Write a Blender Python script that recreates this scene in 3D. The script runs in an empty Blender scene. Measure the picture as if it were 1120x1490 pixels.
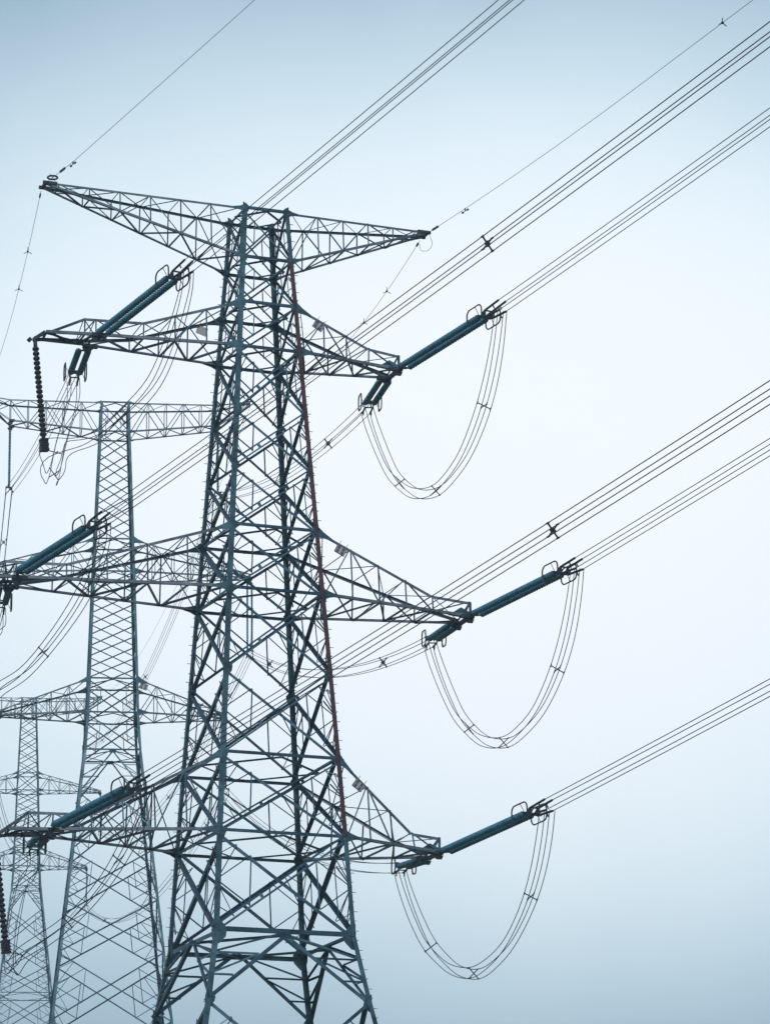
import bpy, math, random
from mathutils import Vector, Matrix
random.seed(7)
V = Vector
R = math.radians
C = bpy.context.scene.collection
SC = bpy.context.scene

# ------------------------------------------------------------------ camera
CAM = V((-51.977, -145.540, 0.0))
YAW, PITCH, ROLL, FPX = 0.382107, 0.282682, -0.014460, 4865.97
cd = bpy.data.cameras.new('camera')
cam = bpy.data.objects.new('camera', cd); C.objects.link(cam)
cd.sensor_fit = 'VERTICAL'; cd.sensor_height = 24.0
cd.lens = FPX / 1490.0 * 24.0
cd.clip_start = 0.5; cd.clip_end = 12000
cy, sy, cp, sp, cr, sr = (math.cos(YAW), math.sin(YAW), math.cos(PITCH), math.sin(PITCH), math.cos(ROLL), math.sin(ROLL))
x0 = V((cy, -sy, 0)); u0 = V((-sp * sy, -sp * cy, cp)); fw = V((cp * sy, cp * cy, sp))
rt = cr * x0 + sr * u0; up = -sr * x0 + cr * u0
cam.matrix_world = Matrix(((rt.x, up.x, -fw.x, CAM.x), (rt.y, up.y, -fw.y, CAM.y), (rt.z, up.z, -fw.z, CAM.z), (0, 0, 0, 1)))
SC.camera = cam

# ------------------------------------------------------------------ exposure
SC.view_settings.view_transform = 'Standard'
SC.view_settings.look = 'None'
SC.view_settings.exposure = 0.0
SC.view_settings.gamma = 1.0

# ------------------------------------------------------------------ world: overcast sky
SUN_EL, SUN_AZ = 38.0, 205.0            # azimuth clockwise from +Y
w = bpy.data.worlds.new('World'); SC.world = w; w.use_nodes = True
nt = w.node_tree; nt.nodes.clear()
N = lambda t: nt.nodes.new(t)
out = N('ShaderNodeOutputWorld'); bg1 = N('ShaderNodeBackground'); bg2 = N('ShaderNodeBackground'); add = N('ShaderNodeAddShader')
sky = N('ShaderNodeTexSky'); sky.sky_type = 'NISHITA'; sky.sun_disc = False
sky.sun_elevation = R(SUN_EL); sky.sun_rotation = R(SUN_AZ); sky.air_density = 1.0; sky.dust_density = 3.0
nt.links.new(sky.outputs[0], bg1.inputs[0]); bg1.inputs[1].default_value = 0.015
tc = N('ShaderNodeTexCoord')
# the thin bright part of the cloud layer, low above the valley, wider than it is high; brighter again overhead
BR = V((math.sin(YAW + 0.030) * math.cos(0.2845), math.cos(YAW + 0.030) * math.cos(0.2845), math.sin(0.2845)))
HX = V((cy, -sy, 0)); HZ = BR.cross(HX) * -1
HZ = HZ if HZ.z > 0 else -HZ
def vdot(ax, off, k):
    d = N('ShaderNodeVectorMath'); d.operation = 'DOT_PRODUCT'; d.inputs[1].default_value = ax
    nt.links.new(tc.outputs['Generated'], d.inputs[0])
    m = N('ShaderNodeMath'); m.operation = 'MULTIPLY_ADD'; m.inputs[1].default_value = k; m.inputs[2].default_value = -off * k
    nt.links.new(d.outputs['Value'], m.inputs[0]); return m.outputs[0]
cv = N('ShaderNodeCombineXYZ')
nt.links.new(vdot(HX, BR.dot(HX), 0.60), cv.inputs[0]); nt.links.new(vdot(HZ, BR.dot(HZ), 1.0), cv.inputs[1]); nt.links.new(vdot(BR, 1.0, 1.0), cv.inputs[2])
dot = N('ShaderNodeVectorMath'); dot.operation = 'LENGTH'; nt.links.new(cv.outputs[0], dot.inputs[0])
nz = N('ShaderNodeTexNoise'); nz.inputs['Scale'].default_value = 9.0; nz.inputs['Detail'].default_value = 3.0; nz.inputs['Roughness'].default_value = 0.5
nt.links.new(tc.outputs['Generated'], nz.inputs['Vector'])
ma = N('ShaderNodeMath'); ma.operation = 'MULTIPLY_ADD'; ma.inputs[1].default_value = 0.03; ma.inputs[2].default_value = -0.015
nt.links.new(nz.outputs['Fac'], ma.inputs[0])
ad = N('ShaderNodeMath'); ad.operation = 'ADD'
nt.links.new(dot.outputs['Value'], ad.inputs[0]); nt.links.new(ma.outputs[0], ad.inputs[1])
ramp = N('ShaderNodeValToRGB'); ramp.color_ramp.interpolation = 'LINEAR'
SKY = [(0.00, (0.99, 1.035, 1.09)), (0.04, (0.98, 1.03, 1.085)), (0.075, (0.925, 0.995, 1.06)), (0.106, (0.805, 0.915, 0.99)), (0.13, (0.64, 0.785, 0.87)), (0.156, (0.455, 0.605, 0.715)), (0.18, (0.295, 0.44, 0.545)), (0.21, (0.25, 0.36, 0.46)), (0.26, (0.225, 0.32, 0.41)), (0.40, (0.22, 0.29, 0.36)), (1.0, (0.42, 0.50, 0.57))]


def sky_at(t):                                          # smooth (Hermite) interpolation between the stops
    for i in range(len(SKY) - 1):
        (p0, c0), (p1, c1) = SKY[i], SKY[i + 1]
        if t <= p1:
            pa, ca = SKY[max(0, i - 1)]; pb, cb = SKY[min(len(SKY) - 1, i + 2)]; u = (t - p0) / (p1 - p0); h = p1 - p0; res = []
            for k in range(3):
                m0 = (c1[k] - ca[k]) / max(1e-6, p1 - pa); m1 = (cb[k] - c0[k]) / max(1e-6, pb - p0)
                res.append((2 * u ** 3 - 3 * u * u + 1) * c0[k] + (u ** 3 - 2 * u * u + u) * h * m0 + (-2 * u ** 3 + 3 * u * u) * c1[k] + (u ** 3 - u * u) * h * m1)
            return tuple(res) + (1,)
    return SKY[-1][1] + (1,)


els = ramp.color_ramp.elements
STOPS = [i * 0.0095 for i in range(25)] + [0.27, 0.33, 0.5, 1.0]
els[0].position = 0.0; els[0].color = sky_at(0.0); els[1].position = 1.0; els[1].color = sky_at(1.0)
for p_ in STOPS[1:-1]: els.new(p_).color = sky_at(p_)
nt.links.new(ad.outputs[0], ramp.inputs[0])
nt.links.new(ramp.outputs[0], bg2.inputs[0]); bg2.inputs[1].default_value = 1.0
nt.links.new(bg1.outputs[0], add.inputs[0]); nt.links.new(bg2.outputs[0], add.inputs[1]); nt.links.new(add.outputs[0], out.inputs[0])

# ------------------------------------------------------------------ sun through the overcast
sl = bpy.data.lights.new('sun', 'SUN'); so = bpy.data.objects.new('sun', sl); C.objects.link(so)
sl.energy = 1.3; sl.angle = R(14); sl.color = (1.0, 0.95, 0.88)
sd = V((math.sin(R(SUN_AZ)) * math.cos(R(SUN_EL)), math.cos(R(SUN_AZ)) * math.cos(R(SUN_EL)), math.sin(R(SUN_EL))))
so.rotation_euler = (-sd).to_track_quat('-Z', 'Y').to_euler(); so.location = (0, -60, 120)


# ------------------------------------------------------------------ materials
def mat(name, col, rough=0.55, metal=0.0, var=0.25, scale=3.0, tint=None, spec=0.5, member=None):
    m = bpy.data.materials.new(name); m.use_nodes = True
    t = m.node_tree; b = t.nodes['Principled BSDF']
    b.inputs['Roughness'].default_value = rough; b.inputs['Metallic'].default_value = metal
    b.inputs['Specular IOR Level'].default_value = spec
    tcn = t.nodes.new('ShaderNodeTexCoord'); n = t.nodes.new('ShaderNodeTexNoise')
    n.inputs['Scale'].default_value = scale; n.inputs['Detail'].default_value = 6.0; n.inputs['Roughness'].default_value = 0.65
    t.links.new(tcn.outputs['Object'], n.inputs['Vector'])
    r = t.nodes.new('ShaderNodeValToRGB')
    lo = tuple(c * (1 - var) for c in col); hi = tuple(min(1, c * (1 + var)) for c in (tint or col))
    r.color_ramp.elements[0].position = 0.32; r.color_ramp.elements[1].position = 0.68
    r.color_ramp.elements[0].color = lo + (1,); r.color_ramp.elements[1].color = hi + (1,)
    t.links.new(n.outputs['Fac'], r.inputs[0]); t.links.new(r.outputs[0], b.inputs['Base Color'])
    if member:                                          # every bar of the lattice weathered a little differently
        ge = t.nodes.new('ShaderNodeNewGeometry'); r2 = t.nodes.new('ShaderNodeValToRGB'); mx = t.nodes.new('ShaderNodeMix')
        mx.data_type = 'RGBA'; mx.blend_type = 'MULTIPLY'; mx.inputs[0].default_value = 1.0
        for e_, (p_, c_) in zip((r2.color_ramp.elements[0], r2.color_ramp.elements[1]), ((0.0, member[0]), (1.0, member[2]))): e_.position = p_; e_.color = c_ + (1,)
        r2.color_ramp.elements.new(0.6).color = member[1] + (1,)
        t.links.new(ge.outputs['Random Per Island'], r2.inputs[0])
        t.links.new(r.outputs[0], mx.inputs[6]); t.links.new(r2.outputs[0], mx.inputs[7]); t.links.new(mx.outputs[2], b.inputs['Base Color'])
    mr = t.nodes.new('ShaderNodeMapRange'); mr.inputs['To Min'].default_value = rough - 0.12; mr.inputs['To Max'].default_value = rough + 0.12
    t.links.new(n.outputs['Fac'], mr.inputs['Value']); t.links.new(mr.outputs[0], b.inputs['Roughness'])
    return m


M_STEEL = mat('galvanized_steel', (0.014, 0.066, 0.098), 0.38, 0.5, 0.6, 0.9, (0.046, 0.112, 0.152))
M_BRACE = mat('weathered_galvanized_steel', (0.018, 0.075, 0.115), 0.40, 0.5, 0.5, 0.7, (0.042, 0.105, 0.150), member=((0.20, 0.30, 0.40), (0.70, 0.82, 0.92), (2.2, 1.8, 1.7)))
M_CHORD = mat('skylit_galvanized_steel', (0.075, 0.120, 0.165), 0.38, 0.5, 0.4, 0.8, (0.14, 0.175, 0.225))  # arm chords: sky light on the steel put into a lighter base colour
M_RED = mat('red_lead_paint', (0.050, 0.014, 0.027), 0.6, 0.0, 0.65, 1.1)
M_INS = mat('teal_insulator_glaze', (0.020, 0.155, 0.260), 0.26, 0.0, 0.45, 2.5, spec=0.7)
M_DARK = mat('dark_porcelain', (0.010, 0.012, 0.022), 0.4, 0.0, 0.3, 6.0, spec=0.3)
M_WIRE = mat('weathered_aluminium_wire', (0.026, 0.040, 0.050), 0.55, 0.2, 0.3, 0.6)
M_FIT = mat('dark_steel_fitting', (0.014, 0.030, 0.046), 0.5, 0.2, 0.35, 5.0)
M_PLATE = mat('sign_enamel', (0.40, 0.44, 0.48), 0.5, 0.0, 0.1, 8.0)
M_MARK = mat('sign_dark_lettering', (0.07, 0.06, 0.09), 0.5, 0.0, 0.1, 8.0)
M_GRASS = mat('hillside_grass', (0.055, 0.075, 0.035), 0.9, 0.0, 0.4, 0.08, (0.10, 0.10, 0.05))


# ------------------------------------------------------------------ helpers
def frame(a, hint):
    a = a.normalized()
    n = hint - a * hint.dot(a)
    if n.length < 1e-4:
        h = V((0, 0, 1)) if abs(a.z) < 0.9 else V((1, 0, 0))
        n = h - a * h.dot(a)
    n.normalize()
    return a, a.cross(n).normalized(), n


class MB:
    def __init__(s): s.v = []; s.f = []

    def prism(s, p, q, prof, u, n):
        b = len(s.v); k = len(prof)
        for o in (p, q):
            for x, y in prof: s.v.append(o + u * x + n * y)
        for i in range(k):
            j = (i + 1) % k; s.f.append((b + i, b + j, b + k + j, b + k + i))
        s.f.append(tuple(b + i for i in reversed(range(k)))); s.f.append(tuple(b + k + i for i in range(k)))

    def angle(s, p, q, w_, hint, t=None, flip=1):      # an L section, the heel on the line p-q, one flange lying in the face
        p, q = V(p), V(q)
        if (q - p).length < 1e-3: return
        t = t or max(0.012, w_ * 0.11)
        a, u, n = frame(q - p, V(hint)); u = u * flip
        s.prism(p, q, [(0, 0), (w_, 0), (w_, t), (t, t), (t, w_), (0, w_)], u, n)

    def bar(s, p, q, a_, b_, hint):
        p, q = V(p), V(q)
        if (q - p).length < 1e-3: return
        a, u, n = frame(q - p, V(hint))
        s.prism(p, q, [(-a_ / 2, -b_ / 2), (a_ / 2, -b_ / 2), (a_ / 2, b_ / 2), (-a_ / 2, b_ / 2)], u, n)

    def plate(s, pts, th, nrm):
        n = V(nrm).normalized() * th * 0.5
        b = len(s.v); k = len(pts)
        for sgn in (-1, 1):
            for p in pts: s.v.append(V(p) + n * sgn)
        s.f.append(tuple(b + i for i in reversed(range(k)))); s.f.append(tuple(b + k + i for i in range(k)))
        for i in range(k):
            j = (i + 1) % k; s.f.append((b + i, b + j, b + k + j, b + k + i))

    def tube(s, pts, r, n=6, closed=False):
        pts = [V(p) for p in pts]; k = len(pts); b = len(s.v); prev = None
        for i, p in enumerate(pts):
            if closed: d = pts[(i + 1) % k] - pts[i - 1]
            else: d = pts[min(i + 1, k - 1)] - pts[max(i - 1, 0)]
            d.normalize()
            h = prev if prev is not None else (V((0, 0, 1)) if abs(d.z) < 0.9 else V((1, 0, 0)))
            _, u, m = frame(d, h); prev = m
            for j in range(n):
                t = 2 * math.pi * j / n
                s.v.append(p + (u * math.cos(t) + m * math.sin(t)) * r)
        for i in range(k if closed else k - 1):
            for j in range(n):
                a0 = b + i * n; a1 = b + ((i + 1) % k) * n
                s.f.append((a0 + j, a0 + (j + 1) % n, a1 + (j + 1) % n, a1 + j))
        if not closed:
            s.f.append(tuple(b + j for j in reversed(range(n)))); s.f.append(tuple(b + (k - 1) * n + j for j in range(n)))

    def lathe(s, p, q, prof, n=12):                    # prof: (distance along, radius)
        p, q = V(p), V(q); a, u, m = frame(q - p, V((0.3, 0.2, 1)))
        b = len(s.v); k = len(prof)
        for d, r in prof:
            for j in range(n):
                t = 2 * math.pi * j / n
                s.v.append(p + a * d + (u * math.cos(t) + m * math.sin(t)) * r)
        for i in range(k - 1):
            for j in range(n):
                s.f.append((b + i * n + j, b + i * n + (j + 1) % n, b + (i + 1) * n + (j + 1) % n, b + (i + 1) * n + j))
        s.f.append(tuple(b + j for j in reversed(range(n)))); s.f.append(tuple(b + (k - 1) * n + j for j in range(n)))

    def build(s, name, m, parent=None, smooth=False):
        me = bpy.data.meshes.new(name)
        off = V((0, 0, 0))
        if parent is not None and parent.get('_off') is not None: off = V(parent['_off'])
        me.from_pydata([v - off for v in s.v], [], s.f); me.materials.append(m); me.validate(); me.update()
        if smooth:
            for p in me.polygons: p.use_smooth = len(p.vertices) == 4
        o = bpy.data.objects.new(name, me); C.objects.link(o)
        if parent is not None:
            o.parent = parent
            o['_off'] = tuple(off)
        return o


def thing(name, label, cat, loc=(0, 0, 0), rotz=0.0, group=None, local=False):
    o = bpy.data.objects.new(name, None); C.objects.link(o)
    o.location = loc; o.rotation_euler = (0, 0, rotz); o['label'] = label; o['category'] = cat
    if group: o['group'] = group
    o['_off'] = (0, 0, 0) if local else tuple(loc)     # parts are written in world (or the thing's own) coordinates
    return o


def lerp(a, b, t): return a + (b - a) * t


def interp(tab, x):
    for (a, b), (c, d) in zip(tab, tab[1:]):
        if (a <= x <= c) or (a >= x >= c): return b + (d - b) * (x - a) / (c - a)
    return tab[0][1] if abs(x - tab[0][0]) < abs(x - tab[-1][0]) else tab[-1][1]


def spline(pts, n=60):                                  # Catmull-Rom (centripetal) through the points
    P = [V(p) for p in pts]; P = [P[0] * 2 - P[1]] + P + [P[-1] * 2 - P[-2]]; res = []
    for i in range(1, len(P) - 2):
        a, b, c, d = P[i - 1:i + 3]
        t0 = 0; t1 = t0 + max(1e-4, (b - a).length) ** 0.5; t2 = t1 + max(1e-4, (c - b).length) ** 0.5; t3 = t2 + max(1e-4, (d - c).length) ** 0.5
        k = max(3, n // (len(P) - 3))
        for j in range(k):
            t = t1 + (t2 - t1) * j / k
            A1 = a * ((t1 - t) / (t1 - t0)) + b * ((t - t0) / (t1 - t0)); A2 = b * ((t2 - t) / (t2 - t1)) + c * ((t - t1) / (t2 - t1)); A3 = c * ((t3 - t) / (t3 - t2)) + d * ((t - t2) / (t3 - t2))
            B1 = A1 * ((t2 - t) / (t2 - t0)) + A2 * ((t - t0) / (t2 - t0)); B2 = A2 * ((t3 - t) / (t3 - t1)) + A3 * ((t - t1) / (t3 - t1))
            res.append(B1 * ((t2 - t) / (t2 - t1)) + B2 * ((t - t1) / (t2 - t1)))
    res.append(P[-2]); return res


# ------------------------------------------------------------------ ground (one sheet of hill country)
T2_POS, T2_YAW = (19.642, 87.720), R(-14.263)
T3_POS, T3_DZ = (74.453, 306.424), 29.02


def smooth(t): t = max(0.0, min(1.0, t)); return t * t * (3 - 2 * t)


def ground_z(x, y):
    d = x * math.sin(R(13.5)) + y * math.cos(R(13.5))
    z = interp([(-3000, -1.6), (8, -1.6), (90, 20.0), (315, 49.0), (520, 57.0), (3000, 57.0)], d) if d > -3000 else -1.6
    far = smooth((math.hypot(x, y) - 300) / 900)
    z += far * 3.0 * math.sin(x * 0.006 + 1) * math.cos(y * 0.005)
    near = smooth((math.hypot(x, y) - 14) / 30) * smooth((math.hypot(x - T2_POS[0], y - T2_POS[1]) - 12) / 30) * smooth((math.hypot(x - CAM.x, y - CAM.y) - 6) / 20)
    return z + near * 0.5 * math.sin(x * 0.09) * math.sin(y * 0.07 + 1)


g = MB(); n = 110; S = 1500.0
co = [S * (abs(i / n * 2 - 1) ** 1.6) * (1 if i * 2 > n else -1) for i in range(n + 1)]
for yy in co:
    for xx in co: g.v.append(V((xx, yy + 150, ground_z(xx, yy + 150))))
for i in range(n):
    for j in range(n):
        a = i * (n + 1) + j; g.f.append((a, a + 1, a + n + 2, a + n + 1))
o = g.build('ground', M_GRASS, None, True); o['kind'] = 'structure'

# ================================================================== lattice towers
FACES = [  # (corner a, corner b, inward normal)
    ((-1, -1), (1, -1), (0, 1, 0)), ((-1, 1), (1, 1), (0, -1, 0)), ((-1, -1), (-1, 1), (1, 0, 0)), ((1, -1), (1, 1), (-1, 0, 0))]


def corner(c, z, W): w_ = interp(W, z); return V((c[0] * w_, c[1] * w_, z))


def brace_panel(root, ca, cb, nrm, z1, z0, W, s, redundant=0.06, style='x', double=False):
    """one bracing panel of one face, between levels z1 (top) and z0"""
    m = MB(); A1, B1, A0, B0 = corner(ca, z1, W), corner(cb, z1, W), corner(ca, z0, W), corner(cb, z0, W)
    n = V(nrm); nn = n * 0.03
    if style == 'x':
        X = None
        d1 = (A0 + nn, B1 + nn); d2 = (A1 + n * (0.03 + s), B0 + n * (0.03 + s))
        if double:
            ax = (d1[1] - d1[0]).normalized(); off = ax.cross(n).normalized() * 0.115
            for q in (off, -off): m.angle(d1[0] + q, d1[1] + q, s * 0.62, n, flip=1)
            for i in (1, 2): p = lerp(d1[0], d1[1], i / 3 + .02); m.bar(p - off, p + off * 1.6, 0.16, 0.02, n)
        else:
            m.angle(*d1, s, n)
        m.angle(*d2, s, n, flip=-1)
        if redundant:
            r = redundant
            # the crossing point
            wa, wb = (B1 - A1).length, (B0 - A0).length
            t = wb / (wa + wb)
            X = lerp(A0, B1, t)
            for (L1, L0, sgn) in ((A1, A0, 1), (B1, B0, -1)):
                mid = lerp(L1, L0, 0.5); q1, q0 = lerp(L1, X, 0.5), lerp(L0, X, 0.5)
                m.angle(mid + nn, q1 + nn, r, n); m.angle(mid + nn, q0 + nn, r, n)
                m.angle(q1 + n * 0.1, q0 + n * 0.1, r, n)
                if (A1 - A0).length > 2.9:
                    for e0, f0 in ((L1, .28), (L0, .28)):
                        m.angle(lerp(e0, mid, .5) + nn, lerp(e0, X, f0) + nn, r * .8, n); m.angle(lerp(e0, X, f0) + nn, mid + nn, r * .8, n)
    elif style == 'v':                                   # an inverted V from the middle of the strut to the legs
        T = (A1 + B1) * 0.5
        m.angle(T + nn, A0 + nn, s, n); m.angle(T + nn, B0 + nn, s, n, flip=-1)
        for (L1, L0) in ((A1, A0), (B1, B0)):
            for f in (0.34, 0.67):
                p = lerp(L1, L0, f); q = lerp(T, L0, f); m.angle(p + nn, q + nn, redundant, n)
                q2 = lerp(T, L0, max(0.0, f - 0.33)) if f > 0.5 else lerp(T, L0, 0.0)
                m.angle(p + nn, q2 + nn, redundant, n)
        m.bar(T - V((0, 0, 0.22)), T + V((0, 0, 0.05)), 0.5, 0.02, n)
    o = m.build('cross_brace', M_BRACE, root)
    return o


def diaphragm(root, z, W, s, plan=True, hang=False):
    m = MB()
    for ca, cb, n in FACES:
        a, b = corner(ca, z, W), corner(cb, z, W); m.angle(a + V(n) * 0.05, b + V(n) * 0.05, s, n)
    if plan:
        mids = [(corner(ca, z, W) + corner(cb, z, W)) * 0.5 for ca, cb, _ in FACES]
        for i, j in ((0, 2), (2, 1), (1, 3), (3, 0)): m.angle(mids[i] - V((0, 0, .05)), mids[j] - V((0, 0, .05)), s * 0.6, (0, 0, -1))
    return m.build('diaphragm', M_BRACE, root)


def legs(root, zs, W, s, red=None, bolts=True):
    res = []
    for c in ((-1, -1), (1, -1), (-1, 1), (1, 1)):
        m = MB(); mr = MB(); mt = MB(); isred = red and c == (1, -1)
        for z1, z0 in zip(zs, zs[1:]):
            k = m if not isred or z0 < red - 0.01 else mr if z1 < 57.6 else mt
            p, q = corner(c, z1, W), corner(c, z0, W)
            a, u, n = frame(q - p, V((-c[0], 0, 0))); u2 = V((0, -c[1], 0)); u2 = (u2 - a * u2.dot(a)).normalized()
            t = s * 0.13
            prof = [(0, 0), (s, 0), (s, t), (t, t), (t, s), (0, s)]
            k.prism(p, q, prof, n, u2)
        if bolts:
            z = zs[0] - 0.3; i = 0
            while z > zs[-1] + 2:
                p = corner(c, z, W); d = V((c[0], 0, 0)) if i % 2 else V((0, c[1], 0))
                k = m if not isred or z < red else mr if z < 57.4 else mt
                k.bar(p - d * .03, p + d * 0.17, 0.024, 0.024, (0, 0, 1)); z -= 0.45; i += 1
        o = m.build('leg', M_STEEL, root)
        if mr.v:
            r_ = mr.build('painted_leg_section', M_RED, o); r_['label'] = 'dark red painted upper part of the leg'
        if mt.v: mt.build('leg_top_section', M_STEEL, o)
        res.append(o)
    return res


def gussets(root, z, W, sz):
    for c in ((-1, -1), (1, -1), (-1, 1), (1, 1)):
        m = MB(); p = corner(c, z, W); h = sz
        for d in (V((-c[0], 0, 0)), V((0, -c[1], 0))):
            nrm = V((0, -c[1], 0)) if d.x else V((-c[0], 0, 0))
            o_ = nrm * 0.045
            m.plate([p + o_ + V((0, 0, h)), p + o_ + d * h * 0.55 + V((0, 0, h * 0.75)), p + o_ + d * h * 1.0 + V((0, 0, .1)), p + o_ + d * h * 0.9 - V((0, 0, h * .45)), p + o_ + d * h * .35 - V((0, 0, h)), p + o_ - V((0, 0, h))], 0.016, nrm)
        m.build('gusset_plate', M_STEEL, root)


def cross_arm(root, side, ch, xs, cw, lw, tip=None, flare=0.72, plan_w=None, tipsz=0.5):
    """ch: four chords {nu, fu, nl, fl}, each a list of (|x|, |y|, z); xs: panel points.  side is +1 or -1."""
    def pt(k, x):
        tab = ch[k]; y = interp([(a[0], a[1]) for a in tab], x); z = interp([(a[0], a[2]) for a in tab], x)
        return V((side * x, (-1 if k[0] == 'n' else 1) * y, z))
    arm = MB()
    n_ = lambda k: V((0, 1, 0)) if k[0] == 'n' else V((0, -1, 0))
    for f in ('n', 'f'):                                # side lacing
        for i, x in enumerate(xs):
            a, b = pt(f + 'u', x), pt(f + 'l', x)
            if (a - b).length > 0.2 and i > 0: arm.angle(a, b, lw, n_(f))
            if i + 1 < len(xs):
                a2, b2 = pt(f + 'u', xs[i + 1]), pt(f + 'l', xs[i + 1])
                if (a - b).length + (a2 - b2).length > 0.3:
                    if i % 2 == 0: arm.angle(b + n_(f) * .03, a2 + n_(f) * .03, lw, n_(f))
                    else: arm.angle(a + n_(f) * .03, b2 + n_(f) * .03, lw, n_(f))
    for lv, sg, wd in (('l', 1, plan_w or lw * 1.35), ('u', -1, lw * .7)):       # plan lacing
        for i, x in enumerate(xs):
            a, b = pt('n' + lv, x), pt('f' + lv, x)
            if i > 0 and (a - b).length > 0.15: arm.angle(a, b, wd * .8, (0, 0, sg))
            if i + 1 < len(xs):
                a2, b2 = pt('n' + lv, xs[i + 1]), pt('f' + lv, xs[i + 1])
                if i % 2 == 0: arm.angle(a + V((0, 0, .03 * sg)), b2 + V((0, 0, .03 * sg)), wd, (0, 0, sg))
                else: arm.angle(b + V((0, 0, .03 * sg)), a2 + V((0, 0, .03 * sg)), wd, (0, 0, sg))
    o = arm.build('cross_arm', M_BRACE, root)
    for k in ('nu', 'fu', 'nl', 'fl'):
        c = MB(); tab = sorted(ch[k], key=lambda a: a[0])
        for p, q in zip(tab, tab[1:]):
            c.angle(pt(k, p[0]), pt(k, q[0]), cw, n_(k), flip=(1 if k[1] == 'l' else -1) * (1 if k[0] == 'n' else -1) * side)
        c.build('chord', M_CHORD, o)
        if flare:                                       # the curved gusset where the chord meets the leg
            gm = MB(); x = tab[0][0]; p = pt(k, x); q = pt(k, x + flare); dz = -1 if k[1] == 'u' else 1
            d = (q - p); e = V((0, 0, -0.75 * dz * -1 * 0 - 0.0))
            down = V((0, 0, -1 if k[1] == 'l' else 1))
            pts = [p + down * 0.34 * flare - d * 0.1, p + down * 0.13 * flare + d * 0.35, q, q - down * 0.10, p - down * 0.30 * flare + d * 0.3, p - down * 0.42 * flare - d * 0.05]
            gm.plate([a - n_(k) * 0.012 for a in pts], 0.018, n_(k)); gm.build('gusset_plate', M_STEEL, o)
    if tip is not None:
        x = tip
        for f in ('n', 'f'):
            tm = MB(); p = pt(f + 'l', x)
            tm.bar(p + V((-side * tipsz * 1.1, 0, 0.02)), p + V((side * tipsz * .35, 0, 0.02)), 0.22, 0.17, (0, 0, 1))
            tm.plate([p + V((-side * tipsz * .7, 0, -.1)), p + V((side * .2, 0, -.1)), p + V((side * .10, 0, -.30)), p + V((-side * .16, 0, -.30))], 0.05, (0, 1, 0))
            tm.build('tip_plate', M_FIT, o)
    return o


def number_plate(parent, c, w_, h_, yaw, tilt):
    """a small enamel plate with two rows of dark characters, hung below a chord"""
    rot = Matrix.Rotation(yaw, 3, 'Z') @ Matrix.Rotation(tilt, 3, 'Y')
    q = lambda x, y, z: V(c) + rot @ V((x, y, z))
    m = MB(); m.plate([q(-w_ / 2, 0, -h_ / 2), q(w_ / 2, 0, -h_ / 2), q(w_ / 2, 0, h_ / 2), q(-w_ / 2, 0, h_ / 2)], 0.02, rot @ V((0, 1, 0)))
    for x in (-w_ * .35, w_ * .35): m.bar(q(x, 0, h_ / 2), q(x, 0, h_ / 2 + .22), 0.03, 0.03, (0, 1, 0))
    o = m.build('number_plate', M_PLATE, parent)
    k = MB(); fy = -0.016
    def stroke(x0, z0, x1, z1, t=0.035): k.bar(q(x0 * w_, fy, z0 * h_), q(x1 * w_, fy, z1 * h_), t, 0.008, rot @ V((0, 1, 0)))
    for x0, x1 in ((-.5, .5),): stroke(-.48, .46, .48, .46); stroke(-.48, -.46, .48, -.46); stroke(-.47, -.46, -.47, .46); stroke(.47, -.46, .47, .46)
    for cx in (-.24, .22):                              # unreadable characters, two by two
        for cz in (.22, -.22):
            stroke(cx - .14, cz + .12, cx + .14, cz + .12); stroke(cx - .14, cz - .02, cx + .14, cz - .02)
            stroke(cx, cz - .16, cx, cz + .16); stroke(cx - .13, cz - .16, cx + .13, cz - .16)
    k.build('lettering', M_MARK, o)


# ------------------------------------------------------------------ the near tension tower
Z = dict(T1=60.034, T2=57.426, A1t=55.036, A1b=52.694, n1=49.5, n2=46.6, A2t=43.563, A2b=40.411, n3=36.5, A3t=32.407, A3b=28.694, D=24.073, X=20.974, B1=13.5, B2=6.5, G=-1.55)
W1 = [(60.3, 1.17), (60.034, 1.186), (57.426, 1.336), (55.036, 1.496), (52.694, 1.638), (43.563, 2.222), (40.411, 2.424), (32.407, 2.934), (28.694, 3.159), (24.073, 3.407), (20.974, 3.95), (-1.55, 8.35)]
T1 = thing('lattice_tower', 'large dark steel tension tower with one red upper leg, nearest of all', 'pylon', (0, 0, -1.6), 0, 'steel pylons of the line')
order = ['T1', 'T2', 'A1t', 'A1b', 'n1', 'n2', 'A2t', 'A2b', 'n3', 'A3t', 'A3b', 'D', 'X', 'B1', 'B2', 'G']
LEGS1 = legs(T1, [60.18] + [Z[k] for k in order[1:]], W1, 0.215, red=Z['A3b'])
for a, b in zip(order, order[1:]):
    i = order.index(a)
    for fi, (ca, cb, nrm) in enumerate(FACES):
        if a == 'D': brace_panel(T1, ca, cb, nrm, Z[a], Z[b], W1, 0.17, 0.09, 'v'); continue
        s = 0.085 if i < 3 else 0.12 if i < 6 else 0.132 if i < 10 else 0.16
        if fi >= 2: s *= 1.18
        tall = Z[a] - Z[b]
        brace_panel(T1, ca, cb, nrm, Z[a], Z[b], W1, s, 0.052 if i >= 3 else 0.042, 'x', double=(fi == 0 and 3 <= i <= 10))
for k in ('T1', 'T2', 'A1t', 'A1b', 'A2t', 'A2b', 'A3t', 'A3b', 'D'): diaphragm(T1, Z[k], W1, 0.13 if k[0] != 'D' else 0.2)
for k in ('T1', 'T2', 'A1t', 'A1b', 'n1', 'n2', 'A2t', 'A2b', 'n3', 'A3t', 'A3b', 'D', 'X'):
    gussets(T1, Z[k], W1, {'T1': .32, 'T2': .32, 'n1': .34, 'n2': .34, 'n3': .4, 'D': .6, 'X': .4}.get(k, .36))
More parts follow.
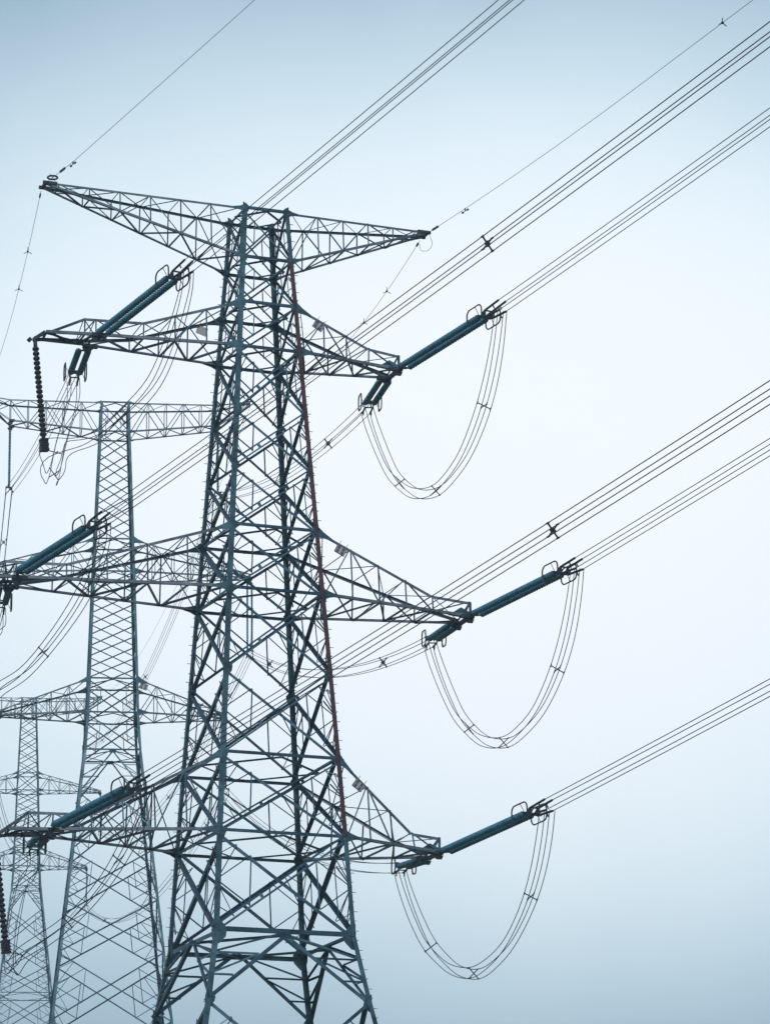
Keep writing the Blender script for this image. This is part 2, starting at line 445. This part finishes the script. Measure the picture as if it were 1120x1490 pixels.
for c in ((-1, -1), (1, -1), (-1, 1), (1, 1)):
    m = MB(); p = corner(c, -1.55, W1); m.bar(p - V((0, 0, .6)), p + V((0, 0, .35)), 0.9, 0.9, (1, 0, 0)); m.build('concrete_footing', M_PLATE, T1)


def wid(z): return interp(W1, z)


def main_arm(side, zt, zb, xj, xa, left_tip=None, tops=0.75):
    wt, wb = wid(zt), wid(zb); yt = 0.75; zj = zb + 0.82
    if left_tip is None:
        nu = [(wt, wt, zt), (xj, 1.1, zj), (xa, yt, zb + tops)]
        nl = [(wb, wb, zb), (xa, yt, zb)]
        ch = dict(nu=nu, fu=[(wt, wt, zt), (xj, 1.1, zj), (xa, yt, zb + .22)], nl=nl, fl=nl)
        L = xj - wb; k = 3 if L < 5 else 4
        xs = [wb] + [wb + L * i / k for i in range(1, k)] + [xj, xa]
        xs[0] = max(wb, wt)
        a = cross_arm(T1, side, ch, xs, 0.135, 0.058, xa, plan_w=.095)
        p = V((side * xa, 0, zb)); m = MB()             # end portal with its maintenance frame
        m.bar(p + V((0, -yt, 0)), p + V((0, -yt, tops)), .1, .1, (1, 0, 0)); m.bar(p + V((0, -yt, 0)), p + V((0, yt, .0)), .16, .2, (1, 0, 0))
        m.bar(p + V((-.35 * side, -yt, .02)), p + V((0, -yt, tops)), .06, .06, (1, 0, 0)); m.bar(p + V((0, -yt, tops)), p + V((0, yt, .22)), .06, .06, (1, 0, 0))
        m.plate([p + V((-1.2 * side, -yt - .02, 0)), p + V((.1 * side, -yt - .02, -.1)), p + V((.1 * side, -yt - .02, .18)), p + V((-.5 * side, -yt - .02, .45))], .03, (0, 1, 0))
        m.build('end_frame', M_STEEL, a)
        return a
    xp, xt = xj + 2.8, left_tip
    nu = [(wt, wt, zt), (xj, 1.1, zj), (xp, .65, zb + .85), (xt, .06, zb - .15)]
    fu = [(wt, wt, zt), (xj, 1.1, zj - .15), (xa, .75, zb + .25), (xt, .06, zb - .2)]
    nl = [(wb, wb, zb), (xa, .75, zb + .02), (xt - .5, .4, zb), (xt, .05, zb - .35)]
    fl = [(wb, wb, zb), (xa, .75, zb - .05), (xt - .5, .35, zb - .2), (xt, .05, zb - .4)]
    L = xj - wb; k = 3 if L < 5 else 4
    xs = [max(wb, wt)] + [wb + L * i / k for i in range(1, k)] + [xj, xa, xp, xt - .5]
    xs = sorted(xs)
    a = cross_arm(T1, side, dict(nu=nu, fu=fu, nl=nl, fl=fl), xs, 0.135, 0.058, xa, plan_w=.095)
    m = MB(); p = V((side * xt, 0, zb - .3)); m.bar(p + V((-.25 * side * -1, 0, .05)), p + V((.12 * side, 0, -.08)), .16, .22, (0, 1, 0)); m.build('tip_bracket', M_FIT, a)
    return a


AR = {}
AR['A1R'] = main_arm(1, Z['A1t'], Z['A1b'], 5.32, 7.05)
AR['A2R'] = main_arm(1, Z['A2t'], Z['A2b'], 8.45, 10.6)
AR['A3R'] = main_arm(1, Z['A3t'], Z['A3b'], 7.2, 8.74)
AR['A1L'] = main_arm(-1, Z['A1t'], Z['A1b'], 6.23, 8.5, 11.34)
AR['A2L'] = main_arm(-1, Z['A2t'], Z['A2b'], 9.9, 12.2, 15.0)
AR['A3L'] = main_arm(-1, Z['A3t'], Z['A3b'], 8.6, 10.3, 12.75)
for key, c, tl in (('A1R', (2.62, -1.36, 54.28), .52), ('A2R', (3.38, -2.05, 42.8), .47), ('A3R', (3.92, -2.65, 31.3), .62), ('A1L', (-2.44, 1.4, 54.35), -.3)):
    number_plate(AR[key], c, 0.54, 0.44, math.pi if key == 'A1L' else 0.0, tl)
# earth-wire arm
for side, xt, zt in ((-1, 10.93, 60.36), (1, 8.9, 60.34)):
    wt, wb = wid(60.034), wid(57.426)
    u = [(wt, wt, 60.034), (xt, .35, zt)]; lo = [(wb, wb, 57.426), (xt - .6, .38, zt - .28), (xt, .34, zt - .1)]
    k = 6 if side < 0 else 5
    xs = [wb + (xt - .6 - wb) * i / k for i in range(k + 1)]
    a = cross_arm(T1, side, dict(nu=u, fu=u, nl=lo, fl=lo), xs, 0.112, 0.052, None, flare=0.5)
    m = MB(); p = V((side * xt, 0, zt))
    for yy in (-.35, .35): m.bar(p + V((-side * .55, yy, -.03)), p + V((side * .15, yy, -.03)), .13, .15, (0, 0, 1))
    m.bar(p + V((0, -.4, -.05)), p + V((0, .4, -.05)), .14, .12, (0, 0, 1)); m.build('tip_plate', M_FIT, a)

# ------------------------------------------------------------------ the suspension towers further along the line
W2 = [(79.5, 1.11), (79.3, 1.12), (76.96, 1.18), (65.85, 1.59), (57.55, 1.86), (54.96, 1.93), (52.11, 2.11), (40.82, 3.37), (31.89, 4.35), (19.0, 5.75)]


def suspension_tower(label, loc, extra=None, arms_lbl=None):
    t = thing('lattice_tower', label, 'pylon', loc, T2_YAW, 'steel pylons of the line', local=True)
    base = loc[2] if False else 0.0
    Zo = loc[2] - (0 if extra is None else T3_DZ)       # local z = design z - base
    b0 = BASE2
    S_ = lambda tab: [(z - b0, w_) for z, w_ in tab]
    Wl = S_(W2)
    zs = [79.4, 76.96] + [76.96 + (68.4 - 76.96) * i / 5 for i in range(1, 6)] + [65.85] + [65.85 + (57.55 - 65.85) * i / 5 for i in range(1, 6)] + [54.96, 52.11, 48.9, 44.5, 40.8, 36.9, 31.9, 25.8, BASE2]
    zl = [z - b0 for z in zs]; tk = 1.3 if extra else 1.08
    legs(t, zl, Wl, 0.19, bolts=False)
    for i, (a, b) in enumerate(zip(zl, zl[1:])):
        for ca, cb, nrm in FACES:
            z = zs[i]
            if abs(z - 52.11) < .01: brace_panel(t, ca, cb, nrm, a, b, Wl, 0.10 * tk, 0.05 * tk, 'v')
            elif z > 57.6 : brace_panel(t, ca, cb, nrm, a, b, Wl, 0.075 * tk, 0 if z < 79 else .045, 'x')
            else: brace_panel(t, ca, cb, nrm, a, b, Wl, 0.09 * tk, 0.05 * tk, 'x')
    for z in [79.3, 76.96, 68.4, 65.85, 57.55, 54.96, 52.11] + ([36.9] if extra else []): diaphragm(t, z - b0, Wl, 0.10)
    w_ = lambda z: interp(W2, z)
    for side in (-1, 1):
        # earth-wire and upper conductor arm
        nu = [(w_(79.3), w_(79.3), 79.3 - b0), (7.9, .75, 79.45 - b0), (10.43, .25, 80.0 - b0)]
        nl = [(w_(76.96), w_(76.96), 76.96 - b0), (7.9, .75, 77.74 - b0), (10.43, .2, 79.7 - b0)]
        cross_arm(t, side, dict(nu=nu, fu=nu, nl=nl, fl=nl), [1.2 + (7.9 - 1.2) * i / 5 for i in range(6)] + [9.2, 10.3], .11, .055 * tk, 7.9, flare=0.4, tipsz=.3)
        for zt, zb, xt in ((68.4, 65.85, 10.3), (57.55, 54.96, 8.48)):
            nu = [(w_(zt), w_(zt), zt - b0), (xt, .4, zb + .35 - b0)]; nl = [(w_(zb), w_(zb), zb - b0), (xt, .4, zb - b0)]
            k = 6 if xt > 9 else 5
            cross_arm(t, side, dict(nu=nu, fu=nu, nl=nl, fl=nl), [w_(zb) + (xt - w_(zb)) * i / k for i in range(k + 1)], .11, .055 * tk, xt, flare=0.75, tipsz=.3)
    if not extra:
        number_plate(t, (2.25, -1.75, 57.0 - b0), 0.6, 0.45, 0.0, .35)
    return t


BASE2 = 19.6
T2 = suspension_tower('slimmer blue grey suspension tower standing just behind the big tower, at its left', (T2_POS[0], T2_POS[1], BASE2))
T3 = suspension_tower('pale hazy suspension tower, smallest and farthest, low at the left edge', (T3_POS[0], T3_POS[1], BASE2 + T3_DZ), extra=True)
c2, s2 = math.cos(T2_YAW), math.sin(T2_YAW)


def t2w(pos, lx, ly, z): return V((pos[0] + c2 * lx - s2 * ly, pos[1] + s2 * lx + c2 * ly, z))


# ================================================================== insulators and wires
def az(a): return V((math.sin(R(a)), math.cos(R(a)), 0))


def discs(L, pitch, R_, r_, th=0.5):
    pr = [(0, r_)]; k = int(L / pitch); d0 = (L - k * pitch) / 2
    for i in range(k):
        d = d0 + i * pitch
        pr += [(d, r_), (d + pitch * .12, R_ * .86), (d + pitch * (.12 + th * .5), R_), (d + pitch * (.12 + th), R_ * .9), (d + pitch * (.2 + th), r_)]
    pr.append((L, r_)); return pr


def ring(c, ax, v, lx, lz, cr_):                        # a rounded-rectangle loop in the plane (ax, v)
    pts = []
    for q, (sx, sz) in enumerate(((1, 1), (-1, 1), (-1, -1), (1, -1))):
        for i in range(6):
            t = math.pi / 2 * (q + i / 5)
            pts.append(c + ax * (sx * (lx - cr_) + cr_ * math.cos(t)) + v * (sz * (lz - cr_) + cr_ * math.sin(t)))
    return pts


LW = 0.019


def tension_string(att, azim, slope, label, L=7.3):
    """twin tension string: returns the four dead-end points (for wires) and jumper points"""
    d = (az(azim) + V((0, 0, slope))).normalized(); lat = az(azim + 90); v = d.cross(lat) * -1
    if v.z < 0: v = -v
    root = thing('tension_insulator', label, 'insulator', tuple(att), 0, 'twin tension insulator strings')
    m = MB(); m.bar(att, att + d * .25, .09, .14, v); m.plate([att + d * .2, att + d * .45 + lat * .3, att + d * .55 + lat * .3, att + d * .55 - lat * .3, att + d * .45 - lat * .3], .04, v)
    m.build('yoke_plate', M_FIT, root)
    for sgn in (-1, 1):
        p = att + d * .55 + lat * (.23 * sgn)
        m = MB(); m.lathe(p, p + d * (L - 1.25), discs(L - 1.25, .222, .160, .078, .42), 14); m.build('insulator_string', M_INS, root, True)
    e = att + d * (L - .7)
    m = MB(); m.bar(e - lat * .36, e + lat * .36, .13, .05, d)
    for sgn in (-1, 1):
        m.plate([e + lat * .24 * sgn, e + d * .38 + lat * .2 * sgn + v * .22, e + d * .50 + lat * .2 * sgn + v * .20, e + d * .50 + lat * .2 * sgn - v * .20, e + d * .38 + lat * .2 * sgn - v * .22], .035, lat)
        m.bar(e + d * .42 + v * .17 * sgn - lat * .24, e + d * .42 + v * .17 * sgn + lat * .24, .06, .06, d)
    m.build('yoke_plate', M_FIT, root)
    for sgn in (-1, 1):
        m = MB(); c = e - d * .02 + lat * (.52 * sgn) + v * .02
        m.tube(ring(c, d, v, .66, .39, .28), .036, 6, True)
        m.bar(c - lat * .2 * sgn + d * .1, c + v * .37 + d * .1, .022, .022, d); m.bar(c - lat * .2 * sgn + d * .1, c - v * .37 + d * .1, .022, .022, d)
        m.build('corona_ring', M_FIT, root, True)
    ends = []
    for a_ in (-1, 1):
        for b_ in (-1, 1):
            q = att + d * (L + .95) + lat * .20 * a_ + v * .25 * b_
            p = e + d * .5 + lat * .2 * a_ + v * .17 * b_
            m = MB(); m.tube([p, lerp(p, q, .4), q], .055, 6)
            m.tube([lerp(p, q, .55), lerp(p, q, .62) - v * .22 + d * .05], .035, 6)
            m.build('clamp', M_FIT, root); ends.append(q)
    return ends, d, lat, v


def spacer_mb(c, lat, v, hl=.20, hv=.25, hub=.07, r=.028):
    m = MB()
    nrm = lat.cross(v)
    for a_ in (-1, 1):
        for b_ in (-1, 1):
            q = c + lat * hl * a_ + v * hv * b_
            m.bar(c, q, r * 1.7, r * 1.7, nrm); m.bar(q - nrm * .09, q + nrm * .09, r * 1.8, r * 1.8, v)
    for j in range(4 if hub else 0):
        t0, t1 = j * math.pi / 2, (j + 1) * math.pi / 2
        f = lambda t: c + (lat * math.cos(t) + v * math.sin(t)) * hub * 1.6
        m.bar(f(t0), f(t1), r * 1.4, r * 1.8, nrm)
    return m


def bundle(name, label, cat, paths, grp, spacers=(), r=LW, sp_r=.028, half=(.20, .25), hub=.07):
    """paths: four lists of points; spacers: indices into the paths"""
    root = thing(name, label, cat, tuple(paths[0][0]), 0, grp)
    for p in paths:
        m = MB(); m.tube(p, r, 6); m.build('conductor', M_WIRE, root, True)
    for i in spacers:
        q = [V(p[i]) for p in paths]; c = sum(q, V()) / 4
        lat = (q[2] + q[3] - q[0] - q[1]); v = (q[1] + q[3] - q[0] - q[2])
        lat.normalize(); v.normalize()
        spacer_mb(c, lat, v, half[0], half[1], hub, r=sp_r).build('spacer', M_FIT, root)
    return root


AN, G_N = 172.0, 'conductor bundles of the near span'
near = {  # attach, string slope, rise at s=9.2, wire slope, spacer distances, label words
    'A1R': (V((7.05, -.78, 52.66)), .030, .066, (), 'upper right arm'),
    'A2R': (V((10.6, -.78, 40.4)), .034, .093, (), 'middle right arm'),
    'A3R': (V((8.74, -.78, 28.65)), .065, .104, (), 'lower right arm'),
    'A1L': (V((-8.4, -.80, 52.62)), .042, .054, (), 'upper left arm'),
    'A2L': (V((-12.2, -.80, 40.55)), .026, .052, (41.9,), 'middle left arm'),
    'A3L': (V((-10.3, -.80, 28.8)), .042, .078, (42.5,), 'lower left arm')}
jn, jf = {}, {}
for k, (att, sl_, ws, sps, wd) in near.items():
    ends, d, lat, v = tension_string(att, AN, sl_, 'long twin teal insulator rising rightwards from the %s of the big tower' % wd, 8.75)
    jn[k] = (ends, d, lat, v)
    paths = []; idx = []
    ss = [0, 1, 3, 6, 10, 15, 20, 25, 30, 36, 42, 50, 60, 72, 85, 100, 120, 145, 175, 210]
    for sp_ in sps: ss.append(sp_ - 9.7)
    ss = sorted(set(ss)); idx = [ss.index(sp_ - 9.7) for sp_ in sps]
    for e in ends: paths.append([e + az(AN) * s + V((0, 0, ws * s + .00027 * s * s)) for s in ss])
    bundle('conductor_bundle', 'four dark wires running to the upper right from the %s insulator' % wd, 'power cable', paths, G_N, idx, sp_r=.029)
# far-span attachments on the suspension towers
SUS2 = {'A1R': (7.9, 77.74, 72.42), 'A2R': (10.3, 65.8, 60.05), 'A3R': (8.48, 54.95, 49.45), 'A1L': (-7.9, 77.74, 72.42), 'A2L': (-10.3, 65.8, 60.05), 'A3L': (-8.48, 54.95, 49.45)}
far = {
    'A1R': (V((6.95, .78, 52.66)), .14, 'upper right arm'), 'A2R': (V((10.35, .78, 40.35)), .145, 'middle right arm'), 'A3R': (V((8.5, .78, 28.6)), .135, 'lower right arm'),
    'A1L': (V((-8.6, .78, 52.5)), .15, 'upper left arm'), 'A2L': (V((-12.3, .78, 40.35)), .145, 'middle left arm'), 'A3L': (V((-10.4, .78, 28.6)), .135, 'lower left arm')}


def span(e, tgt, sag, n=26):
    return [lerp(e, tgt, i / n) - V((0, 0, 4 * sag * (i / n) * (1 - i / n))) for i in range(n + 1)]


for k, (att, sl_, wd) in far.items():
    lx, zt, zb = SUS2[k]; tgt = t2w(T2_POS, lx, 0, zb)
    aa = math.degrees(math.atan2(tgt.x - att.x, tgt.y - att.y))
    ends, d, lat, v = tension_string(att, aa + (1.3 if k[2] == 'R' else -0.3), sl_, 'short twin teal insulator pointing back behind the %s of the big tower' % wd)
    jf[k] = (ends, d, lat, v)
    lt = V((c2, s2, 0)); paths = []
    for i, e in enumerate(ends):
        a_, b_ = (-1, -1, 1, 1)[i], (-1, 1, -1, 1)[i]
        paths.append(span(e, tgt + lat * .20 * a_ + V((0, 0, .25 * b_)), {'A1R': 1.2, 'A1L': .5}.get(k, 1.6)))
    ix = {'A1R': (5, 25), 'A2R': (5, 22), 'A3R': (), 'A1L': (25,), 'A2L': (), 'A3L': ()}[k]
    bundle('conductor_bundle', 'four thin wires from the %s of the big tower to the tower behind' % wd, 'power cable', paths, 'conductor bundles to the second tower', ix, sp_r=.038)

# suspension strings on the far towers, and the spans between them
def suspension_string(top, bot, label, twin=False):
    root = thing('suspension_insulator', label, 'insulator', tuple(top), T2_YAW * 0, 'hanging insulator strings')
    lt = V((c2, s2, 0)); ln = (top - bot).length - .55
    for off in ((-.17, .17) if twin else (0,)):
        m = MB(); p = top + lt * off - V((0, 0, .18)); m.lathe(p, p - V((0, 0, ln)), discs(ln, .12, .085 if twin else .105, .06), 10); m.build('insulator_string', M_INS, root, True)
    m = MB(); m.bar(top + V((0, 0, .1)), top - V((0, 0, .22)), .14, .14 + (.4 if twin else 0), V((-s2, c2, 0))); m.build('hanger', M_FIT, root)
    m = MB(); c = bot
    for a_ in (-1, 1):
        m.bar(c + lt * .0 + V((0, 0, .36)), c + lt * .25 * a_ + V((0, 0, .2)), .06, .06, (0, 0, 1))
        for b_ in (-1, 1): m.bar(c + lt * .225 * a_ + V((0, 0, .225 * b_)) - az(14) * .3, c + lt * .225 * a_ + V((0, 0, .225 * b_)) + az(14) * .3, .08, .09, (0, 0, 1))
        m.bar(c + lt * .225 * a_ + V((0, 0, .24)), c + lt * .225 * a_ - V((0, 0, .24)), .05, .05, lt)
    m.bar(c + lt * .25 + V((0, 0, .24)), c - lt * .25 + V((0, 0, .24)), .05, .07, (0, 0, 1)); m.build('clamp', M_FIT, root)
    return root


WHERE = {'A1R': 'top right arm', 'A2R': 'middle right arm', 'A3R': 'lowest right arm', 'A1L': 'top left arm', 'A3L': 'lowest left arm', 'A2L': 'middle left arm'}
for k in ('A1R', 'A2R', 'A3R', 'A1L', 'A3L'):
    lx, zt, zb = SUS2[k]
    suspension_string(t2w(T2_POS, lx, 0, zt), t2w(T2_POS, lx, 0, zb), 'slim insulator string hanging straight down from the %s of the second tower' % WHERE[k], k == 'A2R')
for k in ('A1R', 'A2R', 'A3R'):
    lx, zt, zb = SUS2[k]
    suspension_string(t2w(T3_POS, lx, 0, zt + T3_DZ), t2w(T3_POS, lx, 0, zb + T3_DZ), 'faint insulator string hanging from the %s of the farthest hazy tower' % WHERE[k])
for k in ('A1R', 'A2R', 'A3R', 'A1L'):
    lx, zt, zb = SUS2[k]; paths = []
    a0, a1 = t2w(T2_POS, lx, 0, zb), t2w(T3_POS, lx, 0, zb + T3_DZ); lt = V((c2, s2, 0))
    for a_ in (-1, 1):
        for b_ in (-1, 1):
            o_ = lt * .225 * a_ + V((0, 0, .225 * b_)); paths.append(span(a0 + o_, a1 + o_, 5.0))
    bundle('conductor_bundle', 'faint wires sagging from the %s of the second tower to the farthest' % WHERE[k], 'power cable', paths, 'conductor bundles to the farthest tower', (2, 10, 20))

# ------------------------------------------------------------------ jumper loops
PROF = [(0, 0), (.025, 1.25), (.07, 2.7), (.14, 4.1), (.26, 5.55), (.37, 6.2), (.48, 6.45), (.62, 6.0), (.72, 5.2), (.81, 4.2), (.88, 2.95), (.935, 1.75), (.975, .75), (1, 0)]


def jumper(k, label, ctrl=None, spc=(.15, .40, .60), deep=1.03, spread=None):
    en, dn, ln, vn = jn[k]; ef, df, lf, vf = jf[k]; paths = []
    P1 = sum(en, V()) / 4 - dn * .12 - V((0, 0, .18)); P2 = sum(ef, V()) / 4 - df * .55 - V((0, 0, .18))
    H = V((1, 0, 0))
    if ctrl is None: pts = [lerp(P1, P2, t) - V((0, 0, d_ * deep)) for t, d_ in PROF]
    else: pts = [P1, P1 - V((0, 0, .9)) - dn * .15] + [V(c) for c in ctrl] + [P2 - V((0, 0, .9)) - df * .15, P2]
    N_ = 72; cen = spline(pts, 200)
    L = [0]
    for a, b in zip(cen, cen[1:]): L.append(L[-1] + (b - a).length)
    res = []
    for i in range(N_ + 1):
        t = L[-1] * i / N_; j = max(0, min(len(L) - 2, next((q for q in range(len(L) - 1) if L[q + 1] >= t), len(L) - 2)))
        res.append(lerp(cen[j], cen[j + 1], (t - L[j]) / max(1e-6, L[j + 1] - L[j])))
    for a_ in (-1, 1):
        for b_ in (-1, 1):
            p = []
            for i, c in enumerate(res):
                d = (res[min(i + 1, N_)] - res[max(i - 1, 0)]).normalized()
                # sides of the bundle: lateral stays along the arm; the other side turns with the loop
                lat = (H - d * H.dot(d)).normalized(); nr = lat.cross(d)
                wob = 1 + .14 * math.sin(i * .17 + a_ * 2 + b_ + P1.z)
                if spread: wob += 1.5 * math.exp(-((i / N_ - spread) / .05) ** 2)
                p.append(c + lat * .235 * a_ * wob + nr * .235 * -b_ * wob)
            paths.append(p)
    root = bundle('jumper_loop', label, 'jumper cable', paths, 'jumper loops of the big tower', [int(N_ * s) for s in spc], sp_r=.023, half=(.235, .235), hub=0)
    return root


jumper('A1R', 'sagging loop of four wires under the upper right arm of the big tower', spc=(.205, .49, .72), deep=1.035)
jumper('A2R', 'sagging loop of four wires under the middle right arm of the big tower', spc=(.215, .505, .70), deep=1.04)
jumper('A3R', 'sagging loop of four wires under the lower right arm of the big tower', spc=(.19, .50, .75), deep=.975)
jumper('A1L', 'wire loop led past the ribbed jumper string at the tip of the upper left arm', [(-7.29, -6.5, 48.9), (-8.08, -4.5, 47.75), (-9.1, -2.2, 47.0), (-10.2, -.2, 46.95), (-9.95, 1.4, 46.45), (-9.5, 3.0, 46.5), (-8.9, 4.5, 47.4), (-8.2, 6.0, 49.3)], spc=(.34, .70), spread=.53)
jumper('A2L', 'wire loop bending out of the left edge below the middle left arm', [(-10.88, -6.4, 37.94), (-12.08, -2.5, 35.65), (-12.8, -.5, 35.15), (-13.0, 2.0, 34.9), (-12.3, 5.0, 36.5), (-11.2, 7.3, 39.6)], spc=(.18, .36, .6))
jumper('A3L', 'wire loop led past the ribbed jumper string below the lower left arm', [(-9.0, -6.4, 26.24), (-9.5, -4.2, 25.0), (-10.2, -2, 24.05), (-11.3, 0, 23.15), (-11.2, 2.4, 22.8), (-10.6, 5.0, 24.2), (-9.4, 7.3, 27.6)], spc=(.2, .40, .6))


def jumper_string(top, bot, label):
    root = thing('jumper_string', label, 'insulator', tuple(top), 0, 'ribbed jumper strings')
    d = (bot - top).normalized(); L = (bot - top).length
    m = MB(); m.lathe(top + d * .1, bot - d * .45, discs(L - .5, .235, .165, .095, .58), 16); m.build('insulator_string', M_DARK, root)
    m = MB(); m.bar(top + V((0, 0, .15)), top + d * .15, .12, .16, (1, 0, 0)); m.build('hanger', M_FIT, root)
    m = MB(); c = bot
    for q in range(5): m.bar(c - d * (.42 - .125 * q), c - d * (.32 - .125 * q), .38 - .03 * (q % 2), .38 - .03 * (q % 2), (1, 0, 0))
    m.build('weight_stack', M_DARK, root)
    m = MB(); m.bar(c + V((0, 0, -.1)), c + V((.9, .1, -.2)), .035, .035, (0, 0, 1)); m.bar(c + V((.6, -.25, -.2)), c + V((.6, .25, -.2)), .035, .035, (0, 0, 1)); m.build('support_bracket', M_FIT, root)


jumper_string(V((-11.25, 0, 52.25)), V((-10.72, 0, 47.1)), 'dark ribbed jumper string with weights hanging from the tip of the upper left arm')
jumper_string(V((-12.75, 0, 28.35)), V((-12.15, 0, 23.3)), 'dark ribbed jumper string at the left edge under the lower left arm')

# ------------------------------------------------------------------ earth wires
def damper(m, p, d, s=1.0):
    dn = V((0, 0, -1)); m.bar(p + V((0, 0, .03)), p - V((0, 0, .13 * s)), .04, .05, d)
    m.tube([p - d * .24 * s + dn * .13 * s, p + d * .24 * s + dn * .13 * s], .014, 5)
    for q in (-1, 1): m.bar(p + d * .17 * s * q + dn * .13 * s, p + d * .29 * s * q + dn * .13 * s, .075 * s, .075 * s, (0, 0, 1))


def marker(m, p, d):                                    # three-armed flutter marker on the earth wire
    lat = d.cross(V((0, 0, 1))).normalized()
    for t in (90, 210, 330):
        u = lat * math.cos(R(t)) + V((0, 0, 1)) * math.sin(R(t)); m.bar(p, p + u * .24, .03, .03, d)
    m.bar(p - d * .05, p + d * .05, .09, .09, (0, 0, 1))


def earth_wire(label, pts, deco, loop=None):
    root = thing('earth_wire', label, 'earth wire', tuple(pts[0]), 0, 'earth wires')
    m = MB(); m.tube(pts, .0125, 5); m.build('wire', M_WIRE, root, True)
    for kind, p, d in deco:
        m = MB()
        if kind == 'damper': damper(m, p, d, 1.0); nm = 'vibration_damper'
        elif kind == 'marker': marker(m, p, d); nm = 'flutter_marker'
        elif kind == 'ring':
            m.tube([p + (d * math.cos(t * math.pi / 8) * .24) + d.cross(V((0, 0, 1))).normalized() * math.sin(t * math.pi / 8) * .24 for t in range(16)], .045, 6, True)
            for t in (40, 220): m.bar(p, p + (d * math.cos(R(t)) + d.cross(V((0, 0, 1))) * math.sin(R(t))) * .5, .02, .02, (0, 0, 1))
            nm = 'grading_ring'
        else:
            m.bar(p - d * .28, p + d * .28, .075, .09, (0, 0, 1)); nm = 'clamp'
        m.build(nm, M_FIT, root)


dN = az(AN)
for side, p0, z_, deco, lb in ((-1, V((-10.93, -.35, 60.33)), lambda s: -.04 * min(s, 3) * .5 + .035 * max(0, s - 3) + .0002 * s * s, (('ring', .75), ('clamp', 1.9), ('damper', 3.1)), "thin earth wire climbing to the top edge from the big tower\'s left tip"),
                              (1, V((8.92, -.35, 60.3)), lambda s: .006 * s + .0016 * s * s if s < 22 else .132 * 1 + .7744 + .066 * (s - 22) + .0003 * (s - 22) ** 2, (('clamp', .7), ('damper', 3.6), ('marker', 25.6)), "thin earth wire climbing rightwards from the big tower\'s right tip")):
    ss = [0, .7, 1.5, 3, 5, 8, 12, 16, 20, 22, 24, 27, 30, 36, 45, 60, 80, 110, 150, 200]
    pts = [p0 + dN * s + V((0, 0, z_(s))) for s in ss]
    earth_wire(lb, pts, [(k_, p0 + dN * s + V((0, 0, z_(s))), dN) for k_, s in deco])
for lx, p0, lb in ((-10.43, V((-10.98, .35, 60.15)), "thin earth wire dropping behind from the big tower\'s left tip"), (10.43, V((8.75, .35, 60.1)), "thin earth wire dropping behind from the big tower\'s right tip")):
    tg = t2w(T2_POS, lx, 0, 79.75); pts = span(p0, tg, 2.2)
    d = (pts[1] - pts[0]).normalized()
    at = lambda s: pts[int(s)] * (1 - s % 1) + pts[int(s) + 1] * (s % 1)
    earth_wire(lb, pts, [('clamp', at(.25), d), ('marker', at(3.6), d), ('marker', at(6.4), d)])
# the little bonding lead at the right tip
m = MB(); m.tube(spline([(8.95, -.4, 60.2), (9.15, -.3, 59.75), (9.05, .0, 59.5), (8.8, .35, 59.6), (8.75, .4, 59.95)], 24), .012, 5)
b_ = m.build('bonding_lead', M_WIRE, T1)
pts = span(t2w(T2_POS, 10.43, 0, 79.75), t2w(T3_POS, 10.43, 0, 79.75 + T3_DZ), 4.0)
earth_wire('faint earth wire from the second tower to the farthest tower', pts, [])

# ------------------------------------------------------------------ haze
HAZE = 0.0004
hz = MB(); X0, X1, Y0, Y1, Z0, Z1 = -1520, 1520, -1370, 1670, -6.0, 116.0
hz.v = [V((x, y, z)) for z in (Z0, Z1) for (x, y) in ((X0, Y0), (X1, Y0), (X1, Y1), (X0, Y1))]
hz.f = [(3, 2, 1, 0), (4, 5, 6, 7), (0, 1, 5, 4), (1, 2, 6, 5), (2, 3, 7, 6), (3, 0, 4, 7)]
mh = bpy.data.materials.new('haze_air'); mh.use_nodes = True; t = mh.node_tree; t.nodes.clear()
mo = t.nodes.new('ShaderNodeOutputMaterial'); pv = t.nodes.new('ShaderNodeVolumePrincipled')
pv.inputs['Color'].default_value = (0.74, 0.92, 1.0, 1); pv.inputs['Density'].default_value = HAZE; pv.inputs['Anisotropy'].default_value = 0.2
t.links.new(pv.outputs[0], mo.inputs['Volume'])
ho = hz.build('haze', mh); ho['kind'] = 'stuff'

for o in list(bpy.data.objects):
    if '_off' in o: del o['_off']
